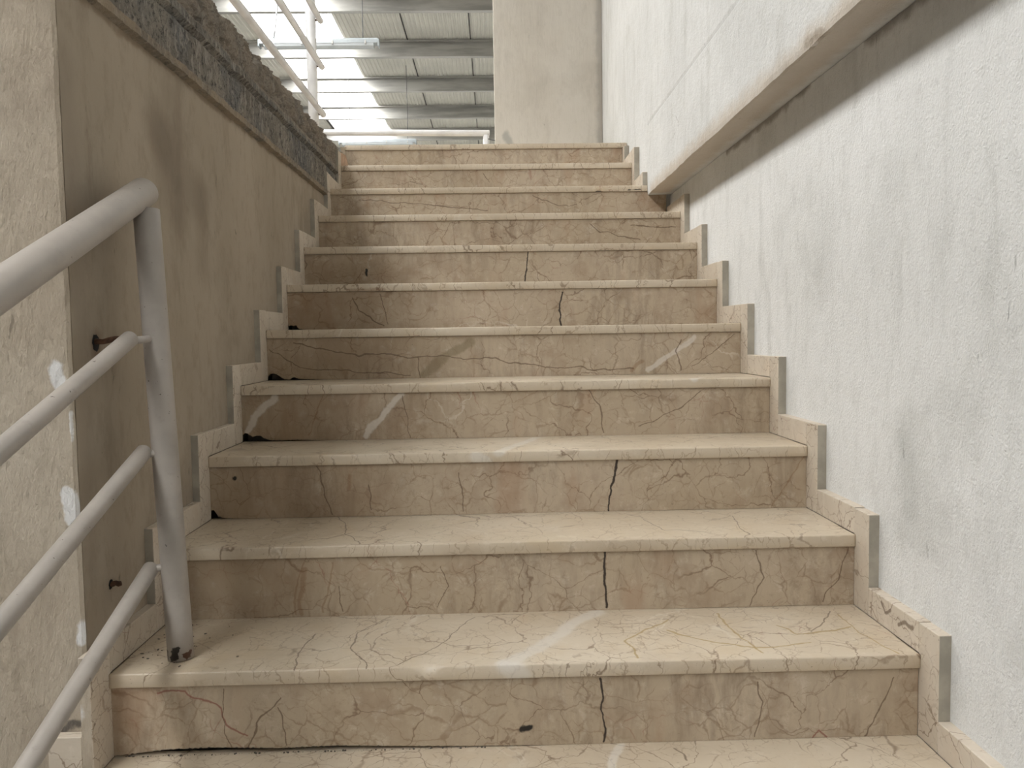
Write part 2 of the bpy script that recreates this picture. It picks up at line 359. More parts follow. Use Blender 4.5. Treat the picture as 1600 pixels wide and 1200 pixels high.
def tube(pts, r, seg=20, cap=True, bm=None, dome=0.0):
    """round pipe along a polyline; radii may vary; domed ends if asked"""
    if bm is None: bm = bmesh.new()
    pts = [Vector(p) for p in pts]
    rs = list(r) if isinstance(r, (list, tuple)) else [r] * len(pts)
    if dome:
        d0 = (pts[0] - pts[1]).normalized(); d1 = (pts[-1] - pts[-2]).normalized()
        pre, post, rp, rq = [], [], [], []
        for a in (90, 70, 45, 22):
            s_, c_ = math.sin(math.radians(a)), math.cos(math.radians(a))
            pre.append(pts[0] + d0 * rs[0] * dome * s_); rp.append(max(rs[0] * c_, 1e-4))
            post.insert(0, pts[-1] + d1 * rs[-1] * dome * s_); rq.insert(0, max(rs[-1] * c_, 1e-4))
        pts = pre + pts + post; rs = rp + rs + rq
    t0 = (pts[1] - pts[0]).normalized()
    ref = Vector((0, 0, 1)) if abs(t0.z) < 0.9 else Vector((1, 0, 0))
    u = t0.cross(ref).normalized()
    rings = []
    for i, p in enumerate(pts):
        t = (pts[min(i + 1, len(pts) - 1)] - pts[max(i - 1, 0)]).normalized()
        u = (u - t * u.dot(t)).normalized(); w = t.cross(u)
        rings.append([bm.verts.new(p + rs[i] * (math.cos(2 * math.pi * k / seg) * u + math.sin(2 * math.pi * k / seg) * w)) for k in range(seg)])
    for a, b in zip(rings[:-1], rings[1:]):
        for k in range(seg): bm.faces.new((a[k], a[(k + 1) % seg], b[(k + 1) % seg], b[k]))
    if cap: bm.faces.new(rings[0]); bm.faces.new(rings[-1])
    return bm

def nz(v, s=1.0, o=(0, 0, 0)):
    return noise.noise(Vector((v[0] * s + o[0], v[1] * s + o[1], v[2] * s + o[2])))

# ------------------------------------------------------------------ materials of the setting
m_right = plaster('white_rough_plaster', (0.74, 0.74, 0.725), (0.79, 0.79, 0.78), (0.50, 0.50, 0.475), bump=0.7, bscale=190, stretch=(1, 1, 0.7), stain_amt=0.5, coarse=0.7,
    feats=[((0.42, 0.42, 0.40), 0.18, 0.015, 0.09, [(1.68, 0.83, 1.16), (1.68, 0.86, 0.98)]),
           ((0.40, 0.41, 0.39), 0.28, 0.01, 0.05, [(1.68, 0.42, 0.60), (1.68, 0.40, 0.46)]),
           ((0.42, 0.42, 0.40), 0.16, 0.01, 0.08, [(1.68, 0.50, 1.18), (1.68, 0.58, 1.02)]),
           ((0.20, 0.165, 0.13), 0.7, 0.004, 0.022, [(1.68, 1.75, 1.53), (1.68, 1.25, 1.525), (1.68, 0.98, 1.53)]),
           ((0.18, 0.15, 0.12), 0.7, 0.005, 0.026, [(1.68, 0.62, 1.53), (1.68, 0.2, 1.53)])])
m_upper = plaster('white_wall_above_ledge', (0.66, 0.66, 0.645), (0.72, 0.72, 0.705), (0.48, 0.475, 0.44), bump=0.65, bscale=150, stretch=(1, 1, 0.8), stain_amt=0.45,
    feats=[((0.20, 0.20, 0.20), 0.8, 0.008, 0.012, [(1.562, 0.60, 1.540), (1.562, 0.69, 1.543)]),
           ((0.22, 0.20, 0.18), 0.5, 0.001, 0.003, [(1.562, 2.15, 1.78), (1.562, 2.02, 1.70), (1.562, 2.2, 1.66)]),
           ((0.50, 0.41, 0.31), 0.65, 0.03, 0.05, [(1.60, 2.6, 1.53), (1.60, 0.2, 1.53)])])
m_left = plaster('shade_toned_plaster', (0.32, 0.268, 0.205), (0.37, 0.312, 0.243), (0.20, 0.16, 0.118), bump=0.28, bscale=60, stretch=(1, 1, 0.5), stain_amt=0.60,  # same paint as the right wall, darkened and browned to stand in for shade
    feats=[((0.16, 0.125, 0.09), 0.42, 0.012, 0.10, [(-0.02, 0.72, 1.34), (-0.02, 0.80, 1.18)]),
           ((0.16, 0.125, 0.09), 0.38, 0.02, 0.09, [(-0.02, 0.70, 1.36), (-0.02, 0.98, 1.22)]),
           ((0.16, 0.125, 0.09), 0.28, 0.01, 0.07, [(-0.02, 0.98, 1.24), (-0.02, 0.98, 1.05)]),
           ((0.25, 0.205, 0.16), 0.5, 0.006, 0.05, [(-0.02, 0.28, 1.38), (-0.02, 0.30, 0.9), (-0.02, 0.29, 0.4)]),
           ((0.24, 0.20, 0.16), 0.5, 0.02, 0.06, [(-0.02, 0.36, 1.10), (-0.02, 0.50, 1.13)]),
           ((0.17, 0.11, 0.07), 0.7, 0.006, 0.03, [(-0.02, 0.352, 0.84), (-0.02, 0.36, 0.80)]),
           ((0.10, 0.085, 0.07), 0.8, 0.001, 0.005, [(-0.02, 1.25, 1.19), (-0.02, 1.27, 1.175)]),
           ((0.20, 0.15, 0.10), 0.7, 0.004, 0.012, [(-0.02, 0.3, 1.522), (-0.02, 2.65, 1.545)])])
m_pier = plaster('pale_textured_plaster', (0.44, 0.375, 0.295), (0.51, 0.45, 0.365), (0.28, 0.23, 0.175), bump=1.0, bscale=120, stretch=(1, 1, 0.38), stain_amt=0.55, coarse=2.2,
    feats=[((0.76, 0.76, 0.76), 0.85, 0.010, 0.008, [(-0.045, 0.25, 0.795), (-0.040, 0.25, 0.76)]),
           ((0.76, 0.76, 0.76), 0.85, 0.012, 0.006, [(-0.035, 0.25, 0.56), (-0.030, 0.25, 0.50)]),
           ((0.76, 0.76, 0.76), 0.85, 0.006, 0.008, [(-0.024, 0.25, 0.30), (-0.024, 0.25, 0.26)]),
           ((0.76, 0.76, 0.76), 0.8, 0.005, 0.004, [(-0.022, 0.25, 0.70), (-0.022, 0.25, 0.65)]),
           ((0.78, 0.78, 0.78), 0.8, 0.008, 0.006, [(-0.012, 0.24, 0.15), (-0.010, 0.24, 0.10)]),
           ((0.08, 0.075, 0.07), 0.8, 0.004, 0.008, [(-0.065, 0.25, 0.090), (-0.022, 0.25, 0.092)]),
           ((0.34, 0.28, 0.22), 0.35, 0.03, 0.06, [(-0.12, 0.25, 1.30), (-0.05, 0.25, 1.34)])])
m_column = plaster('column_plaster', (0.53, 0.49, 0.425), (0.58, 0.545, 0.485), (0.42, 0.385, 0.33), bump=0.3, bscale=40, stretch=(2.2, 2.2, 0.3), stain_amt=0.55,
    feats=[((0.22, 0.22, 0.20), 0.55, 0.008, 0.03, [(0.90, 4.30, 2.22), (0.93, 4.30, 2.15)]),
           ((0.22, 0.20, 0.18), 0.5, 0.01, 0.05, [(1.56, 4.30, 2.1), (1.56, 4.30, 3.2)])])
m_floor = simple('grey_cement_floor', (0.38, 0.36, 0.33), 0.8, var=0.25, scale=3)

def concrete_mat():
    T = NT('rough_grey_concrete')
    c = T.mix(T.ramp(T.noise(5, detail=5), 0.35, 0.65), (0.165, 0.145, 0.12), (0.25, 0.225, 0.185))
    c = T.mix(T.ramp(T.noise(3.2, vec=T.vmath('ADD', T.pos(), (4, 2, 9)), detail=4), 0.50, 0.66, 0, 0.65), c, (0.12, 0.125, 0.13))
    c = T.mix(T.ramp(T.noise(60, detail=6, rough=0.78), 0.50, 0.60, 0, 0.85), c, (0.05, 0.045, 0.04))
    c = T.mix(T.ramp(T.noise(38, vec=T.scaled(T.pos(), (1, 1.5, 0.5)), detail=5, rough=0.7), 0.50, 0.62, 0, 0.6), c, (0.38, 0.35, 0.30))
    z = T.sep(T.pos())[2]
    lip = T.ramp(z, 1.548, 1.566, 1, 0)
    c = T.mix(T.math('MULTIPLY', lip, T.ramp(T.noise(12, detail=3), 0.35, 0.6, 0.3, 0.85)), c, (0.34, 0.27, 0.19))
    top = T.ramp(z, 1.70, 1.715)
    c = T.mix(T.math('MULTIPLY', top, T.ramp(T.noise(9, detail=4), 0.35, 0.6, 0.35, 0.9)), c, (0.28, 0.235, 0.185))
    T.put(T.b.inputs['Base Color'], c)
    T.b.inputs['Roughness'].default_value = 0.95
    h = T.math('ADD', T.noise(120, detail=5, rough=0.7), T.math('MULTIPLY', T.noise(35, detail=4), 1.5))
    T.put(T.b.inputs['Normal'], T.bump(h, 0.9, 0.008))
    return T.m
m_conc = concrete_mat()

# ------------------------------------------------------------------ large structure
# ground floor below the flight
tag(obj('floor', box(-5, 3, -9, 0.25, -1.0, -0.88), m_floor), kind='structure')

# right wall, lower part, set back behind the ledge
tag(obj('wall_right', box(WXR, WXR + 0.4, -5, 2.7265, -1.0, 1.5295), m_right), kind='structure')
# right wall, upper part: it stands 12 cm proud and its underside is the ledge
def upper_wall():
    bm = bmesh.new()
    # lower face (ledge) follows a slightly wavy hand-made arris
    n = 300; y0, y1 = -5.0, 2.706
    ring = []
    for i in range(n + 1):
        y = y0 + (y1 - y0) * i / n
        w = nz((0, y, 0), 3.0) * 0.004 + nz((0, y, 3), 14.0) * 0.0025
        w2 = nz((5, y, 0), 3.0) * 0.003
        chip = 0.005 * max(0, 1 - abs(y - 0.645) / 0.045)
        prof = [(2.1, 1.53), (1.70, 1.532), (UXR + 0.010, 1.527 + w), (UXR + 0.002 + chip * 0.7, 1.530 + w + chip), (UXR + w2 * 0.6, 1.545 + w + chip * 0.6), (UXR + w2, 1.70),
                (UXR + 0.001, 1.862 + w2), (UXR + 0.006, 1.870 + w2), (UXR + 0.003, 1.885 + w2), (UXR + 0.003, 5.3), (2.1, 5.3)]
        ring.append([bm.verts.new((x, y, z)) for x, z in prof])
    m = len(ring[0])
    for a, b in zip(ring[:-1], ring[1:]):
        for k in range(m): bm.faces.new((a[k], a[(k + 1) % m], b[(k + 1) % m], b[k]))
    bm.faces.new(ring[0]); bm.faces.new(ring[-1])
    return bm
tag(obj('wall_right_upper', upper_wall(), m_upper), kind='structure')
tag(obj('wall_right_landing', prism([(2.7265, 1.30), (9.0, 1.30), (9.0, 5.3), (2.7062, 5.3), (2.7062, 1.548), (2.7265, 1.548)], 'x', UXR + 0.003, 2.1), m_upper), kind='structure')

def CORNER(z):
    return 0.252 - 0.0 * max(0.0, z - 0.30)
# left wall beside the flight and the pier end that faces down the stairs
tag(obj('wall_left', prism([(0.262, -1.0), (0.262, 0.30), (CORNER(1.56) + 0.010, 1.56), (3.3, 1.56), (3.3, -1.0)], 'x', -0.40, WXL), m_left), kind='structure')
def pier():
    bm = bmesh.new()
    n = 90; z0, z1 = -1.0, 1.86
    ring = []
    for i in range(n + 1):
        z = z0 + (z1 - z0) * i / n
        e = nz((0, 0, z), 9) * 0.003 + nz((1, 0, z), 30) * 0.0015
        f = nz((2, 0, z), 4) * 0.003
        edge = -0.0195 + e * 0.8
        flush = 0.010 if z < 0.20 else 0.0
        q = CORNER(z)
        prof = [(-4.0, 0.50), (-4.0, q), (-0.05, q + f * 0.4), (edge - 0.006, q + f * 0.3), (edge, q + 0.006), (-0.024, q + 0.012), (-0.06, 0.50)]
        ring.append([bm.verts.new((x, y, z)) for x, y in prof])
    m = len(ring[0])
    for a, b in zip(ring[:-1], ring[1:]):
        for k in range(m): bm.faces.new((a[k], a[(k + 1) % m], b[(k + 1) % m], b[k]))
    bm.faces.new(ring[0]); bm.faces.new(ring[-1])
    return bm
tag(obj('wall_front_left', pier(), m_pier), kind='structure')

# broken concrete edge of the upper floor
def slab_edge():
    bm = bmesh.new()
    y0, y1 = 0.22, 3.24
    ny = 560
    prof = []   # (x, z, roughness)
    def add(p0, p1, n, r):
        for i in range(n): 
            t = i / n
            prof.append((p0[0] + (p1[0] - p0[0]) * t, p0[1] + (p1[1] - p0[1]) * t, r))
    add((-0.10, 1.530), (-0.022, 1.528), 3, 0.000)
    add((-0.022, 1.528), (-0.002, 1.534), 4, 0.25)
    add((-0.002, 1.534), (0.000, 1.552), 5, 0.4)
    add((0.000, 1.552), (-0.012, 1.560), 3, 0.4)
    add((-0.012, 1.560), (-0.010, 1.655), 20, 0.45)
    add((-0.010, 1.655), (-0.020, 1.664), 4, 0.4)
    add((-0.020, 1.664), (-0.002, 1.676), 4, 0.3)
    add((-0.002, 1.676), (-0.003, 1.704), 7, 0.3)
    add((-0.003, 1.704), (-0.030, 1.712), 5, 0.8)
    add((-0.030, 1.712), (-0.018, 1.760), 10, 1.3)
    add((-0.018, 1.760), (-0.024, 1.835), 16, 1.3)
    add((-0.024, 1.835), (-0.070, 1.845), 8, 1.2)
    add((-0.070, 1.845), (-0.20, 1.842), 5, 0.5)
    prof.append((-0.20, 1.842, 0.2))
    rows = []
    for j in range(ny + 1):
        y = y0 + (y1 - y0) * j / ny
        lift = 0.010 * (y - 0.35) / 2.6           # the whole band rises a little to the back
        notch = -0.010 * max(0, 1 - abs(y - 1.27) / 0.05)
        row = []
        for (x, z, r) in prof:
            p = (0.3, y, z)
            dx = nz(p, 9, (1, 0, 0)) * 0.007 + nz(p, 28, (2, 0, 5)) * 0.006 + nz(p, 75, (3, 1, 0)) * 0.0065 + nz(p, 150, (3, 1, 0)) * 0.0045
            if r >= 0.8: dx += -0.012 * max(0, nz(p, 22, (8, 3, 1)) - 0.12) * 3
            dz = (nz(p, 7, (5, 5, 5)) * 0.008 + nz(p, 22, (6, 5, 5)) * 0.008) * (1.3 if z > 1.72 else 0.28)
            xx = x + dx * r
            if 1.60 < z < 1.705: xx += notch
            row.append(bm.verts.new((xx, y, z + lift * (0.4 if z < 1.6 else (2.4 if z < 1.71 else 1.6)) + dz * (1 if r > 0.2 else 0))))
        rows.append(row)
    for a, b in zip(rows[:-1], rows[1:]):
        for k in range(len(prof) - 1): bm.faces.new((a[k], a[k + 1], b[k + 1], b[k]))
    return bm
o = tag(obj('floor_slab_edge', slab_edge(), m_conc), kind='structure')
tag(obj('floor_upper', box(-4.0, -0.085, 0.252, 4.6, 1.54, 1.846), m_conc), kind='structure')

# landing and the column wall at its end
m_landing = marble('landing_marble', 'tread', None, 3.0)
tag(obj('floor_landing', box(-0.06, 1.56, 3.34, 6.4, 1.76, TOPZ - 0.002), m_landing), kind='structure')
tag(obj('wall_back', box(0.822, 1.564, 4.30, 4.60, 1.80, 5.2, 0.004), m_column), kind='structure')

m_hallfloor = simple('pale_hall_floor', (0.50, 0.49, 0.46), 0.6, var=0.2, scale=2)
tag(obj('floor_hall', box(-14, 9, 6.4, 24, -1.0, -0.88), m_hallfloor), kind='structure')
tag(obj('floor_hall_left', box(-14, -4.0, -9, 6.4, -1.0, -0.88), m_hallfloor), kind='structure')
# hall behind: far wall and side wall
m_hall = simple('hall_wall_paint', (0.62, 0.60, 0.56), 0.8)
tag(obj('wall_hall_back', box(-14, 9, 24, 24.2, -1, 5.3), m_hall), kind='structure')
tag(obj('wall_hall_left', box(-14.2, -14, -6, 24, -1, 5.3), m_hall), kind='structure')

# ------------------------------------------------------------------ roof
m_roof = simple('ribbed_roof_sheet', (0.70, 0.68, 0.61), 0.38, 0.0, 0.12, 2)
m_zinc = simple('galvanised_steel', (0.56, 0.55, 0.52), 0.42, 0.2, 0.3, 4, (0.4, 3, 3))
m_zinc_b = simple('galvanised_steel_light', (0.55, 0.56, 0.57), 0.4, 0.5, 0.2, 4)
m_sky = emissive('bright_skylight_and_fill_sheet', (1.0, 1.0, 0.985), SKYLIGHT_STRENGTH)
m_dark = simple('dark_seal', (0.05, 0.045, 0.04), 0.7)
STRIPS = [(-2.32, -1.262), (4.2, 5.25)]  # second strip is unseen, added to brighten the hall and its roof
def roof_sheet(x0, x1):
    bm = bmesh.new()
    pitch = 0.06
    rows = []
    xs = []
    x = x0
    seams = [-1.262 + 0.9 * k for k in range(-16, 14)]
    n = int((x1 - x0) / pitch)
    for i in range(n + 1):
        xb = x0 + i * pitch
        for dx, dz in ((0, 0), (0.022, 0), (0.030, -0.012), (0.046, -0.012), (0.054, 0)):
            if xb + dx < x1: xs.append((xb + dx, ROOFZ + dz))
    xs.append((x1, ROOFZ))
    vs0 = [bm.verts.new((a, -9, z)) for a, z in xs]
    vs1 = [bm.verts.new((a, 24, z)) for a, z in xs]
    for i in range(len(xs) - 1): bm.faces.new((vs0[i], vs0[i + 1], vs1[i + 1], vs1[i]))
    # cover sheet above
    t0 = [bm.verts.new(p) for p in ((x0, -9, ROOFZ + 0.08), (x1, -9, ROOFZ + 0.08), (x1, 24, ROOFZ + 0.08), (x0, 24, ROOFZ + 0.08))]
    bm.faces.new(t0)
    return bm
roof = empty('ceiling', (0, 8, ROOFZ)); tag(roof, kind='structure')
obj('roof_sheet', roof_sheet(-14, STRIPS[0][0]), m_roof, roof)
obj('roof_sheet', roof_sheet(STRIPS[0][1], STRIPS[1][0]), m_roof, roof)
obj('roof_sheet', roof_sheet(STRIPS[1][1], 9), m_roof, roof)
for k in range(-6, 9):
    xs_ = -1.262 + 0.9 * k
    if k in (0, -1) or any(a - 0.05 < xs_ < b + 0.05 for a, b in STRIPS): continue
    obj('sheet_seam', box(xs_ - 0.005, xs_ + 0.005, -9, 24, ROOFZ - 0.020, ROOFZ + 0.002), m_dark, roof)
for i, (a, b) in enumerate(STRIPS):
    s = tag(obj('skylight_and_fill_%d' % (i + 1), box(a, b, -9, 24, ROOFZ + 0.01, ROOFZ + 0.03), m_sky), kind='structure')
    obj('skylight_and_fill_frame', box(a - 0.05, a - 0.008, -9, 24, ROOFZ - 0.035, ROOFZ + 0.03), m_dark, s)

ys = [8.83 + 1.62 * (k - 5) for k in range(0, 14)]
LAB = {5: 'steel roof purlin crossing nearest, at the top edge of the view', 6: 'steel roof purlin just behind the nearer hanging tube light',
       7: 'steel roof purlin, third from the front', 8: 'steel roof purlin, fourth from the front, beyond the middle of the bright skylight',
       9: 'steel roof purlin, fifth from the front, just above the far landing rail', 10: 'steel roof purlin farthest back, seen under the far landing rail'}
for k, y in enumerate(ys):
    if k < 5 or k > 10: continue
    z0, z1 = ROOFZ - 0.235, ROOFZ - 0.022
    prof = [(y, z0), (y + 0.075, z0), (y + 0.075, z0 + 0.02), (y + 0.072, z0 + 0.02), (y + 0.072, z0 + 0.003), (y + 0.003, z0 + 0.003), (y + 0.003, z1 - 0.003),
            (y - 0.062, z1 - 0.003), (y - 0.062, z1 - 0.02), (y - 0.065, z1 - 0.02), (y - 0.065, z1), (y, z1)]
    lab = LAB.get(k, 'steel roof purlin overhead')
    tag(obj('roof_purlin', prism(prof, 'x', -13.9, 8.5), m_zinc), lab, 'roof beam', 'purlins under the ribbed roof')

# ------------------------------------------------------------------ fluorescent battens
m_fix = simple('grey_plastic', (0.42, 0.46, 0.48), 0.35, 0, 0.15)
m_clear = simple('milky_diffuser', (0.66, 0.70, 0.72), 0.25, 0, 0.08)
m_wire = simple('thin_steel_wire', (0.10, 0.10, 0.10), 0.5)
def fixture(x0, x1, y, z, label, wires):
    f = tag(empty('tube_light', ((x0 + x1) / 2, y, z)), label, 'light', 'hanging tube lights')
    prof = [(y - 0.05, z), (y + 0.05, z), (y + 0.045, z + 0.035), (y + 0.025, z + 0.055), (y - 0.025, z + 0.055), (y - 0.045, z + 0.035)]
    obj('housing', prism(prof, 'x', x0, x1), m_fix, f)
    prof = [(y - 0.047, z), (y + 0.047, z), (y + 0.04, z - 0.025), (y + 0.02, z - 0.042), (y - 0.02, z - 0.042), (y - 0.04, z - 0.025)]
    obj('diffuser', prism(prof, 'x', x0 + 0.04, x1 - 0.04), m_clear, f)
    for xe in (x0 - 0.018, x1):
        obj('end_cap', box(xe, xe + 0.018, y - 0.045, y + 0.045, z - 0.03, z + 0.045, 0.008), m_fix, f)
    for t in (0.10, 0.36, 0.62, 0.9):
        xc = x0 + (x1 - x0) * t
        obj('clip', box(xc - 0.008, xc + 0.008, y - 0.057, y - 0.040, z - 0.012, z + 0.022, 0.002), m_zinc, f)
    for (xw, zt) in wires:
        obj('suspension_wire', tube([(xw, y, z + 0.05), (xw + 0.004, y, (z + zt) / 2), (xw, y, zt)], 0.0045, 6), m_wire, f)
    return f
fixture(-1.53, -0.34, 7.1, 3.83, 'nearer long tube light hanging level with the bright skylight', [(-0.49, ROOFZ - 0.01)])
fixture(-1.56, -0.38, 11.5, 3.885, 'farther tube light hanging low, seen just above the top step', [(-0.50, ROOFZ - 0.01), (-1.40, ROOFZ - 0.01)])
o = obj('power_cable', tube([(-1.345 + 0.03 * math.sin(t / 12 * 3.0) - 0.05 * (1 - t / 12) ** 2, 7.1, 3.88 + t / 12 * (ROOFZ - 3.89)) for t in range(13)], 0.010, 8), m_zinc_b, smooth=True)
tag(o, 'grey curved cable dropping from the roof to the left end of the nearer tube light', 'cable')

# ------------------------------------------------------------------ staircase
flight = tag(empty('staircase', (0.83, 0.3, 0)), 'straight flight of worn beige marble steps between two walls', 'stairs')
m_core = simple('step_mortar', (0.16, 0.14, 0.12), 0.95, 0, 0.3, 20)
prof = [(-0.02, -0.9), (-0.02, -TH - 0.002)]
for k in range(0, 11):
    prof.append(((k + 1) * RUN + OV + 0.045, k * RISE - TH - 0.002))
    prof.append(((k + 1) * RUN + OV + 0.045, (k + 1) * RISE - TH - 0.002))
prof += [(3.36, TOPZ - TH - 0.002), (3.36, -0.9)]
obj('step_core', prism(prof, 'x', 0.002, 1.560), m_core, flight)
prof2 = [p for p in prof if p[0] < 2.9]
prof2 = [(min(y, 2.7262), z) for y, z in prof if y <= 2.76 and z < 8 * RISE] + [(2.7262, -0.9)]
obj('step_core', prism(prof2, 'x', 1.5602, 1.678), m_core, flight)

XL_ = {11: -0.03}
XRk = {9: 1.561, 10: 1.536, 11: 1.5615}
def tread(k):
    x0 = XL_.get(k, 0.0); x1 = XRk.get(k, XR)
    yf = k * RUN; yb = (k + 1) * RUN + OV + 0.018 if k < 11 else yf + 0.34
    if k == 11: yb = yf + 0.04
    zt = k * RISE
    bm = bmesh.new()
    n = 330
    rows = []
    for i in range(n + 1):
        x = x0 + (x1 - x0) * i / n
        c = max(0, nz((x, k * 3.3, 0), 7) - 0.25) * 0.006 + max(0, nz((x, k * 5.1, 2), 40) - 0.15) * 0.004
        cb = max(0, nz((x, k * 2.1, 7), 30) - 0.25) * 0.004
        if k == 1:
            q = max(0, 1 - abs(x - 0.640) / 0.035); c += 0.016 * q * (0.6 + 0.7 * abs(nz((x, 1, 1), 80)))
            q = max(0, 1 - abs(x - 0.71) / 0.02); c += 0.003 * q
        w = nz((x, k * 1.7, 4), 2.0) * 0.0008
        c = 0.0016 + c; cb = 0.0012 + cb
        pr = [(yb, zt + w), (yf + 0.10, zt + w), (yf + 2.0 * c, zt + w), (yf + 1.0 * c, zt + w - 0.25 * c), (yf + 0.3 * c, zt + w - 0.9 * c), (yf, zt + w - 1.8 * c),
              (yf, zt - TH + cb), (yf + cb * 0.4, zt - TH + cb * 0.3), (yf + cb, zt - TH), (yb, zt - TH)]
        rows.append([bm.verts.new((x, a, b)) for a, b in pr])
    m = len(rows[0])
    for a, b in zip(rows[:-1], rows[1:]):
        for q in range(m):
            f = bm.faces.new((a[q], a[(q + 1) % m], b[(q + 1) % m], b[q]))
            if 1 <= q <= 7: f.smooth = True
    bm.faces.new(rows[0]); bm.faces.new(rows[-1])
    return bm
# broken lower left corners and gaps: list of (x, height) along the bottom edge
NOTCH = {1: [(0.0, 0.002), (0.03, 0.004), (0.10, 0.012), (0.20, 0.014), (0.33, 0.009), (0.45, 0.011), (0.60, 0.006), (0.75, 0.002), (0.9, 0)],
         3: [(0.0, 0.024), (0.008, 0.026), (0.016, 0.012), (0.03, 0.004), (0.06, 0.001), (0.09, 0)],
         4: [(0.0, 0.022), (0.006, 0.028), (0.018, 0.024), (0.03, 0.015), (0.04, 0.019), (0.055, 0.019), (0.066, 0.010), (0.085, 0.004), (0.12, 0.003), (0.17, 0.004), (0.24, 0.001), (0.30, 0)],
         5: [(0.0, 0.015), (0.008, 0.024), (0.025, 0.024), (0.04, 0.015), (0.055, 0.004), (0.075, 0.002), (0.085, 0.010), (0.095, 0.010), (0.105, 0.004), (0.13, 0.003), (0.2, 0)],
         6: [(0.0, 0.018), (0.01, 0.020), (0.022, 0.017), (0.03, 0.021), (0.04, 0.006), (0.08, 0.001), (0.12, 0)]}
def riser(k):
    x0 = -0.001 if k < 11 else -0.03; x1 = XRk.get(k, XR) - (0.0 if k != 9 else -0.094)
    if k == 11: x1 = 1.536
    z0 = (k - 1) * RISE + 0.0006; z1 = k * RISE - TH - 0.0006
    y = k * RUN + OV
    nt = NOTCH.get(k, [(0.0, 0.0)])
    def hgt(x):
        for (xa, ha), (xb, hb) in zip(nt[:-1], nt[1:]):
            if xa <= x < xb:
                h = ha + (hb - ha) * (x - xa) / (xb - xa)
                return max(0.0, h + (nz((x * 3, k, 0), 60) * 0.003 if h > 0.001 else 0))
        return 0.0
    xs = [x0]
    while xs[-1] < x1 - 0.004: xs.append(xs[-1] + (0.003 if xs[-1] < nt[-1][0] + 0.01 else 0.05))
    xs[-1] = x1
    bm = bmesh.new()
    cols = []
    for x in xs:
        zb = z0 + hgt(max(x, 0.0))
        cols.append([bm.verts.new((x, yy, zz)) for yy, zz in ((y, zb), (y, z1), (y + 0.018, z1), (y + 0.018, zb))])
    for p, q in zip(cols[:-1], cols[1:]):
        for i in range(4): bm.faces.new((p[i], p[(i + 1) % 4], q[(i + 1) % 4], q[i]))
    bm.faces.new(cols[0]); bm.faces.new(cols[-1])
    return bm
for k in range(0, 12):
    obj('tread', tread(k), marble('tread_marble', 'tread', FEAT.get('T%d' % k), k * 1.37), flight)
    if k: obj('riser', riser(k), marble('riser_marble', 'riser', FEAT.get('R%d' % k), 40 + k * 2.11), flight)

# dried mortar and dirt heaped along the foot of the lowest riser
def crumbs():
    bm = bmesh.new()
    for i in range(150):
        x = 0.02 + 0.75 * random.random() ** 1.4; r = 0.0006 + 0.0022 * random.random() ** 3
        y = 0.3 + OV - 0.0005 - 0.004 * random.random() ** 2
        bmesh.ops.create_icosphere(bm, subdivisions=1, radius=r, matrix=Matrix.Translation((x, y, r * 0.6)) @ Matrix.Scale(0.7, 4, (0, 0, 1)))
    return bm
tag(obj('dirt_crumbs', crumbs(), m_core), 'dark grit lying along the foot of the lowest riser', 'dirt', kind='stuff')
def litter():
    bm = bmesh.new()
    for i in range(46):
        x = 0.02 + abs(random.gauss(0, 0.09)); y = 0.32 + 0.26 * random.random(); r = 0.0008 + 0.0018 * random.random()
        M = Matrix.Translation((x, y, RISE + 0.0012 + r * 0.3)) @ Matrix.Rotation(random.random() * 6, 4, 'Z') @ Matrix.Diagonal((1 + 1.5 * random.random(), 1, 0.5, 1))
        bmesh.ops.create_icosphere(bm, subdivisions=1, radius=r, matrix=M)
    return bm
tag(obj('debris_flakes', litter(), m_core), 'dark flakes scattered on the tread around the foot of the railing post', 'debris', kind='stuff')

# ------------------------------------------------------------------ skirting tiles
SK_R = {1: [['brown', 0.004, [[1.655, 0.33, 0.215], [1.655, 0.36, 0.222], [1.655, 0.385, 0.205]]], ['brown', 0.003, [[1.655, 0.42, 0.225], [1.655, 0.45, 0.212], [1.655, 0.47, 0.235]]]]}
sk = {}
m_cut = simple('sawn_tile_edge', (0.42, 0.385, 0.32), 0.8, 0, 0.25, 14)
def skirt_tile(bm_verts_side, k, parent, x0, x1, seed, feats=None):
    m1 = marble('skirting_marble', 'skirt', feats, seed)
    o = obj('skirting_tile', bm_verts_side, m1, parent)
    o.data.materials.append(m_cut)
    # the sawn, unpolished edges face down the flight and upward
    for p in o.data.polygons:
        if p.normal.y < -0.8: p.material_index = 1
    return o
base_l = tag(empty('baseboard_left', (0, 0.3, 0)), kind='structure')
base_r = tag(empty('baseboard_right', (XR, 0.3, 0)), kind='structure')
def tile_v(k, x0, x1, top=MZ, y_off=MY):
    zb = (k - 1) * RISE + 0.0006
    return box(x0, x1, k * RUN - y_off, k * RUN + OV, zb, k * RISE + top, 0.0012, 1)
def tile_h(k, x0, x1, y0=None, y1=None):
    ya = k * RUN + OV + 0.0008 if y0 is None else y0
    yb = (k + 1) * RUN - MY - 0.0008 if y1 is None else y1
    return box(x0, x1, ya, yb, k * RISE + 0.0006, k * RISE + MZ, 0.0012, 1)
for k in range(1, 11):
    j = random.uniform(-0.003, 0.003)
    top = MZ + j
    if k == 10: top = 0.066
    o = skirt_tile(tile_v(k, WXL - 0.001, 0.0, top, 0.074 if k == 1 else MY), k, base_l, 0, 0, 60 + k * 1.9)
    if k == 1: o.data.materials[1] = m_pier
for k in range(1, 10):
    skirt_tile(tile_h(k, WXL - 0.001, 0.0), k, base_l, 0, 0, 80 + k * 1.3)
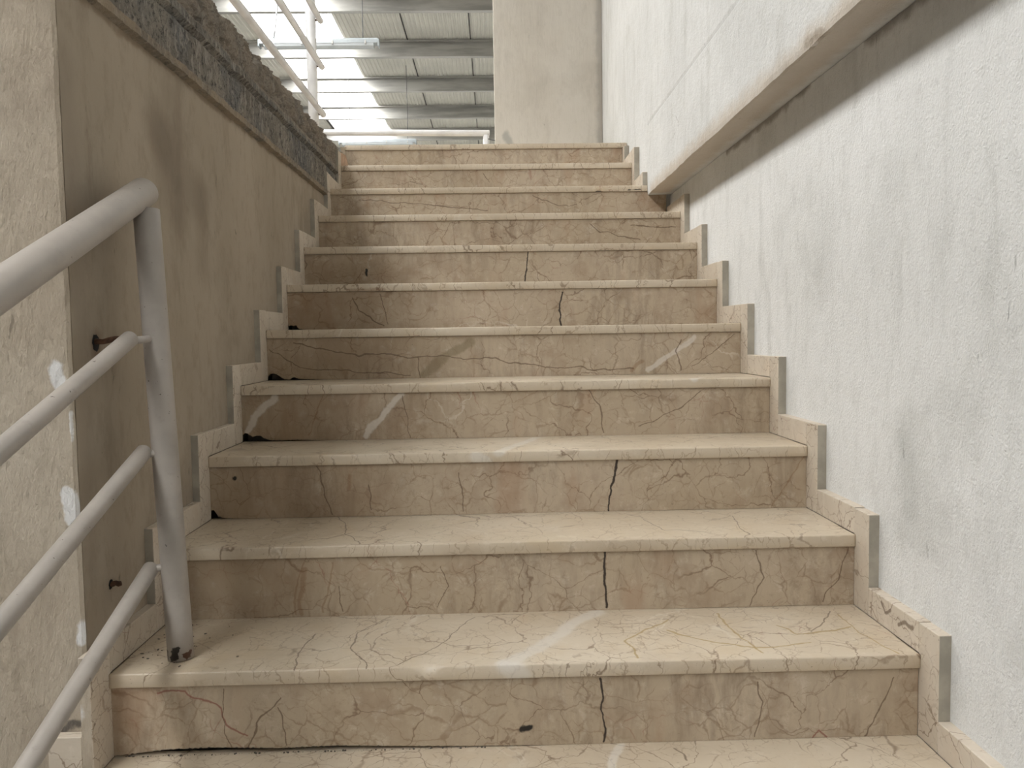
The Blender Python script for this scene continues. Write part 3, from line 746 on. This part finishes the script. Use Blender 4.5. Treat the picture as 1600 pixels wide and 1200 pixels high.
# chipped terracotta-backed remnant beside the top riser
m_terra = simple('broken_tile_back', (0.50, 0.34, 0.24), 0.85, 0, 0.25, 30)
obj('skirting_tile', prism([(3.01, 1.7506), (3.30, 1.7506), (3.29, 1.79), (3.22, 1.80), (3.15, 1.835), (3.01, 1.82)], 'x', -0.022, 0.0), m_terra, base_l)['label'] = 'broken reddish remnant of a skirting tile by the top step'
# tile returning round the foot of the pier
skirt_tile(box(-0.086, -0.0215, 0.226, 0.2498, 0.0008, 0.084, 0.0012, 1), 0, base_l, 0, 0, 5.5)
base_l.children[-1].data.materials.clear(); base_l.children[-1].data.materials.append(marble('skirting_marble', 'skirt', None, 5.5))
for k in range(1, 9):
    j = random.uniform(-0.003, 0.003)
    skirt_tile(tile_v(k, XR, WXR + 0.001, MZ + j), k, base_r, 0, 0, 100 + k * 1.7)
for k in range(0, 8):
    skirt_tile(tile_h(k, XR, WXR + 0.001), k, base_r, 0, 0, 120 + k * 1.1, SK_R.get(k))
skirt_tile(tile_h(8, XR, WXR + 0.001, y1=2.690), 8, base_r, 0, 0, 131)
# upper tiles stand on the narrower steps
skirt_tile(box(1.537, UXR + 0.004, 2.705, 2.932, 9 * RISE + 0.0006, 9 * RISE + MZ, 0.0012, 1), 9, base_r, 0, 0, 141)
skirt_tile(tile_v(10, 1.537, UXR + 0.004), 10, base_r, 0, 0, 142)
skirt_tile(box(1.537, UXR + 0.004, 3.009, 3.245, 10 * RISE + 0.0006, 10 * RISE + MZ, 0.0012, 1), 10, base_r, 0, 0, 143)
skirt_tile(box(1.537, UXR + 0.004, 3.247, 3.308, 10 * RISE + 0.0006, 11 * RISE - TH - 0.0006, 0.0012, 1), 11, base_r, 0, 0, 144)

# ------------------------------------------------------------------ near stair railing
RB = 0.0006
m_rail = paint('greyish_white_paint', (0.375, 0.34, 0.305), amt=0.715,
    feats=[((0.02, 0.017, 0.015), 1.0, 0.009, 0.002, [(0.110, 0.352, 0.186), (0.115, 0.350, 0.199)]),
           ((0.02, 0.017, 0.015), 1.0, 0.007, 0.002, [(0.0925, 0.366, 0.184), (0.0925, 0.366, 0.195)]),
           ((0.09, 0.04, 0.025), 1.0, 0.007, 0.002, [(0.134, 0.358, 0.187), (0.140, 0.364, 0.191)])])
rail = tag(empty('stair_railing', (0.115, 0.377, RISE)), 'white painted pipe railing with dark chipped post foot on a marble step', 'railing')
post_a, post_b = Vector((0.115, 0.377, RISE + RB)), Vector((0.066, 0.415, 1.118))
obj('post', tube([post_a.lerp(post_b, t / 12) for t in range(13)], 0.0262, 28), m_rail, rail, True)
def along(a, b, y):
    a = Vector(a); b = Vector(b); t = (y - a.y) / (b.y - a.y); return a.lerp(b, t)
def pipe_rail(name, a, b, y0, y1, r, dome=0.35):
    p0, p1 = along(a, b, y0), along(a, b, y1)
    return obj(name, tube([p0.lerp(p1, t / 16) for t in range(17)], r, 28, dome=dome), m_rail, rail, True)
pipe_rail('handrail', (0.05, -0.072, 0.925), (0.05, 0.436, 1.156), -1.15, 0.445, 0.0300)
pipe_rail('rail', (0.055, -0.102, 0.686), (0.055, 0.329, 0.846), -1.15, 0.338, 0.0165)
pipe_rail('rail', (0.058, -0.129, 0.435), (0.058, 0.363, 0.612), -1.15, 0.372, 0.0165)
pipe_rail('rail', (0.062, -0.092, 0.198), (0.062, 0.380, 0.373), -1.15, 0.372, 0.0165)
# short weld stubs that carry the rails on the post
for (a, b) in (((0.055, 0.332, 0.845), (0.082, 0.40, 0.85)), ((0.060, 0.365, 0.611), (0.092, 0.392, 0.612)), ((0.064, 0.366, 0.370), (0.104, 0.384, 0.372))):
    obj('weld', tube([a, b], 0.008, 10), m_rail, rail, True)

# steel anchors left in the wall
m_rust = simple('rusty_iron', (0.11, 0.055, 0.03), 0.85, 0.2, 0.5, 60)
m_hole = simple('painted_hole_shade', (0.012, 0.010, 0.009), 0.95)  # black on a flat disc stands for the shade inside the hole
def anchor(y, z, length, label, dirv, r):
    e = tag(empty('wall_anchor', (WXL, y, z)), label, 'bolt')
    bm = bmesh.new()
    n = 18
    ctr = bm.verts.new((WXL + 0.0012, y, z))
    rim = [bm.verts.new((WXL + 0.0006, y + math.cos(a) * r * (1 + 0.25 * nz((math.cos(a), math.sin(a), y), 2)), z + math.sin(a) * r * 1.15 * (1 + 0.3 * nz((math.cos(a), math.sin(a), z), 2)))) for a in [2 * math.pi * i / n for i in range(n)]]
    for i in range(n): bm.faces.new((ctr, rim[i], rim[(i + 1) % n]))
    obj('hole_shade_disc', bm, m_hole, e)
    d = Vector(dirv).normalized()
    p = Vector((WXL - 0.01, y, z))
    pts = [p + d * length * t / 6 + Vector((0, 0, 0.0015 * math.sin(t * 2.1))) for t in range(7)]
    obj('rod', tube(pts, [0.006, 0.0062, 0.0055, 0.006, 0.0052, 0.0057, 0.005], 10), m_rust, e, True)
    return e
anchor(0.351, 0.842, 0.085, 'rusty rod in a black hole in the left wall, joining the upper middle rail', (0.9, -0.15, 0.12), 0.015)
anchor(0.366, 0.340, 0.030, 'short bent bolt sticking out of the left wall low down behind the lowest rails', (1, 0.2, 0.0), 0.009)

# ------------------------------------------------------------------ upper floor railing and far landing rail
m_white = paint('white_gloss_paint', (0.80, 0.80, 0.80), amt=0.78, rough=0.35)
ur = tag(empty('upper_floor_railing', (-0.19, 3.25, 1.85)), 'white pipe railing along the broken concrete edge of the upper floor', 'railing')
obj('post', tube([(-0.187, 3.25, 1.80), (-0.19, 3.25, 2.4), (-0.19, 3.25, 2.95)], 0.028, 24), m_white, ur, True)
obj('post', tube([(-0.187, 1.15, 1.80), (-0.19, 1.15, 2.4), (-0.19, 1.15, 2.95)], 0.028, 24), m_white, ur, True)
for z in (2.085, 2.343, 2.593):
    obj('rail', tube([(-0.140, 0.3, z - 0.008), (-0.140, 2.0, z), (-0.140, 3.275, z + 0.004)], 0.0165, 20, dome=0.4), m_white, ur, True)
    obj('weld', tube([(-0.15, 3.252, z), (-0.168, 3.25, z)], 0.007, 8), m_rust, ur)
obj('handrail', tube([(-0.19, 0.3, 2.96), (-0.19, 3.28, 2.96)], 0.030, 20, dome=0.4), m_white, ur, True)
lr = tag(empty('landing_railing', (0.764, 4.45, 1.93)), 'white pipe rail crossing the landing beyond the top step, beside the column', 'railing')
obj('handrail', tube([(-1.6, 4.45, 2.300), (0.2, 4.45, 2.277), (0.782, 4.45, 2.270)], 0.0215, 20, dome=0.2), m_white, lr, True)
obj('post', tube([(0.760, 4.45, TOPZ - 0.001), (0.760, 4.45, 2.255)], 0.021, 20), m_white, lr, True)
obj('tie_wire', tube([(0.775, 4.43, 2.225), (0.80, 4.42, 2.215), (0.822, 4.42, 2.212)], 0.0035, 6), m_wire, lr)
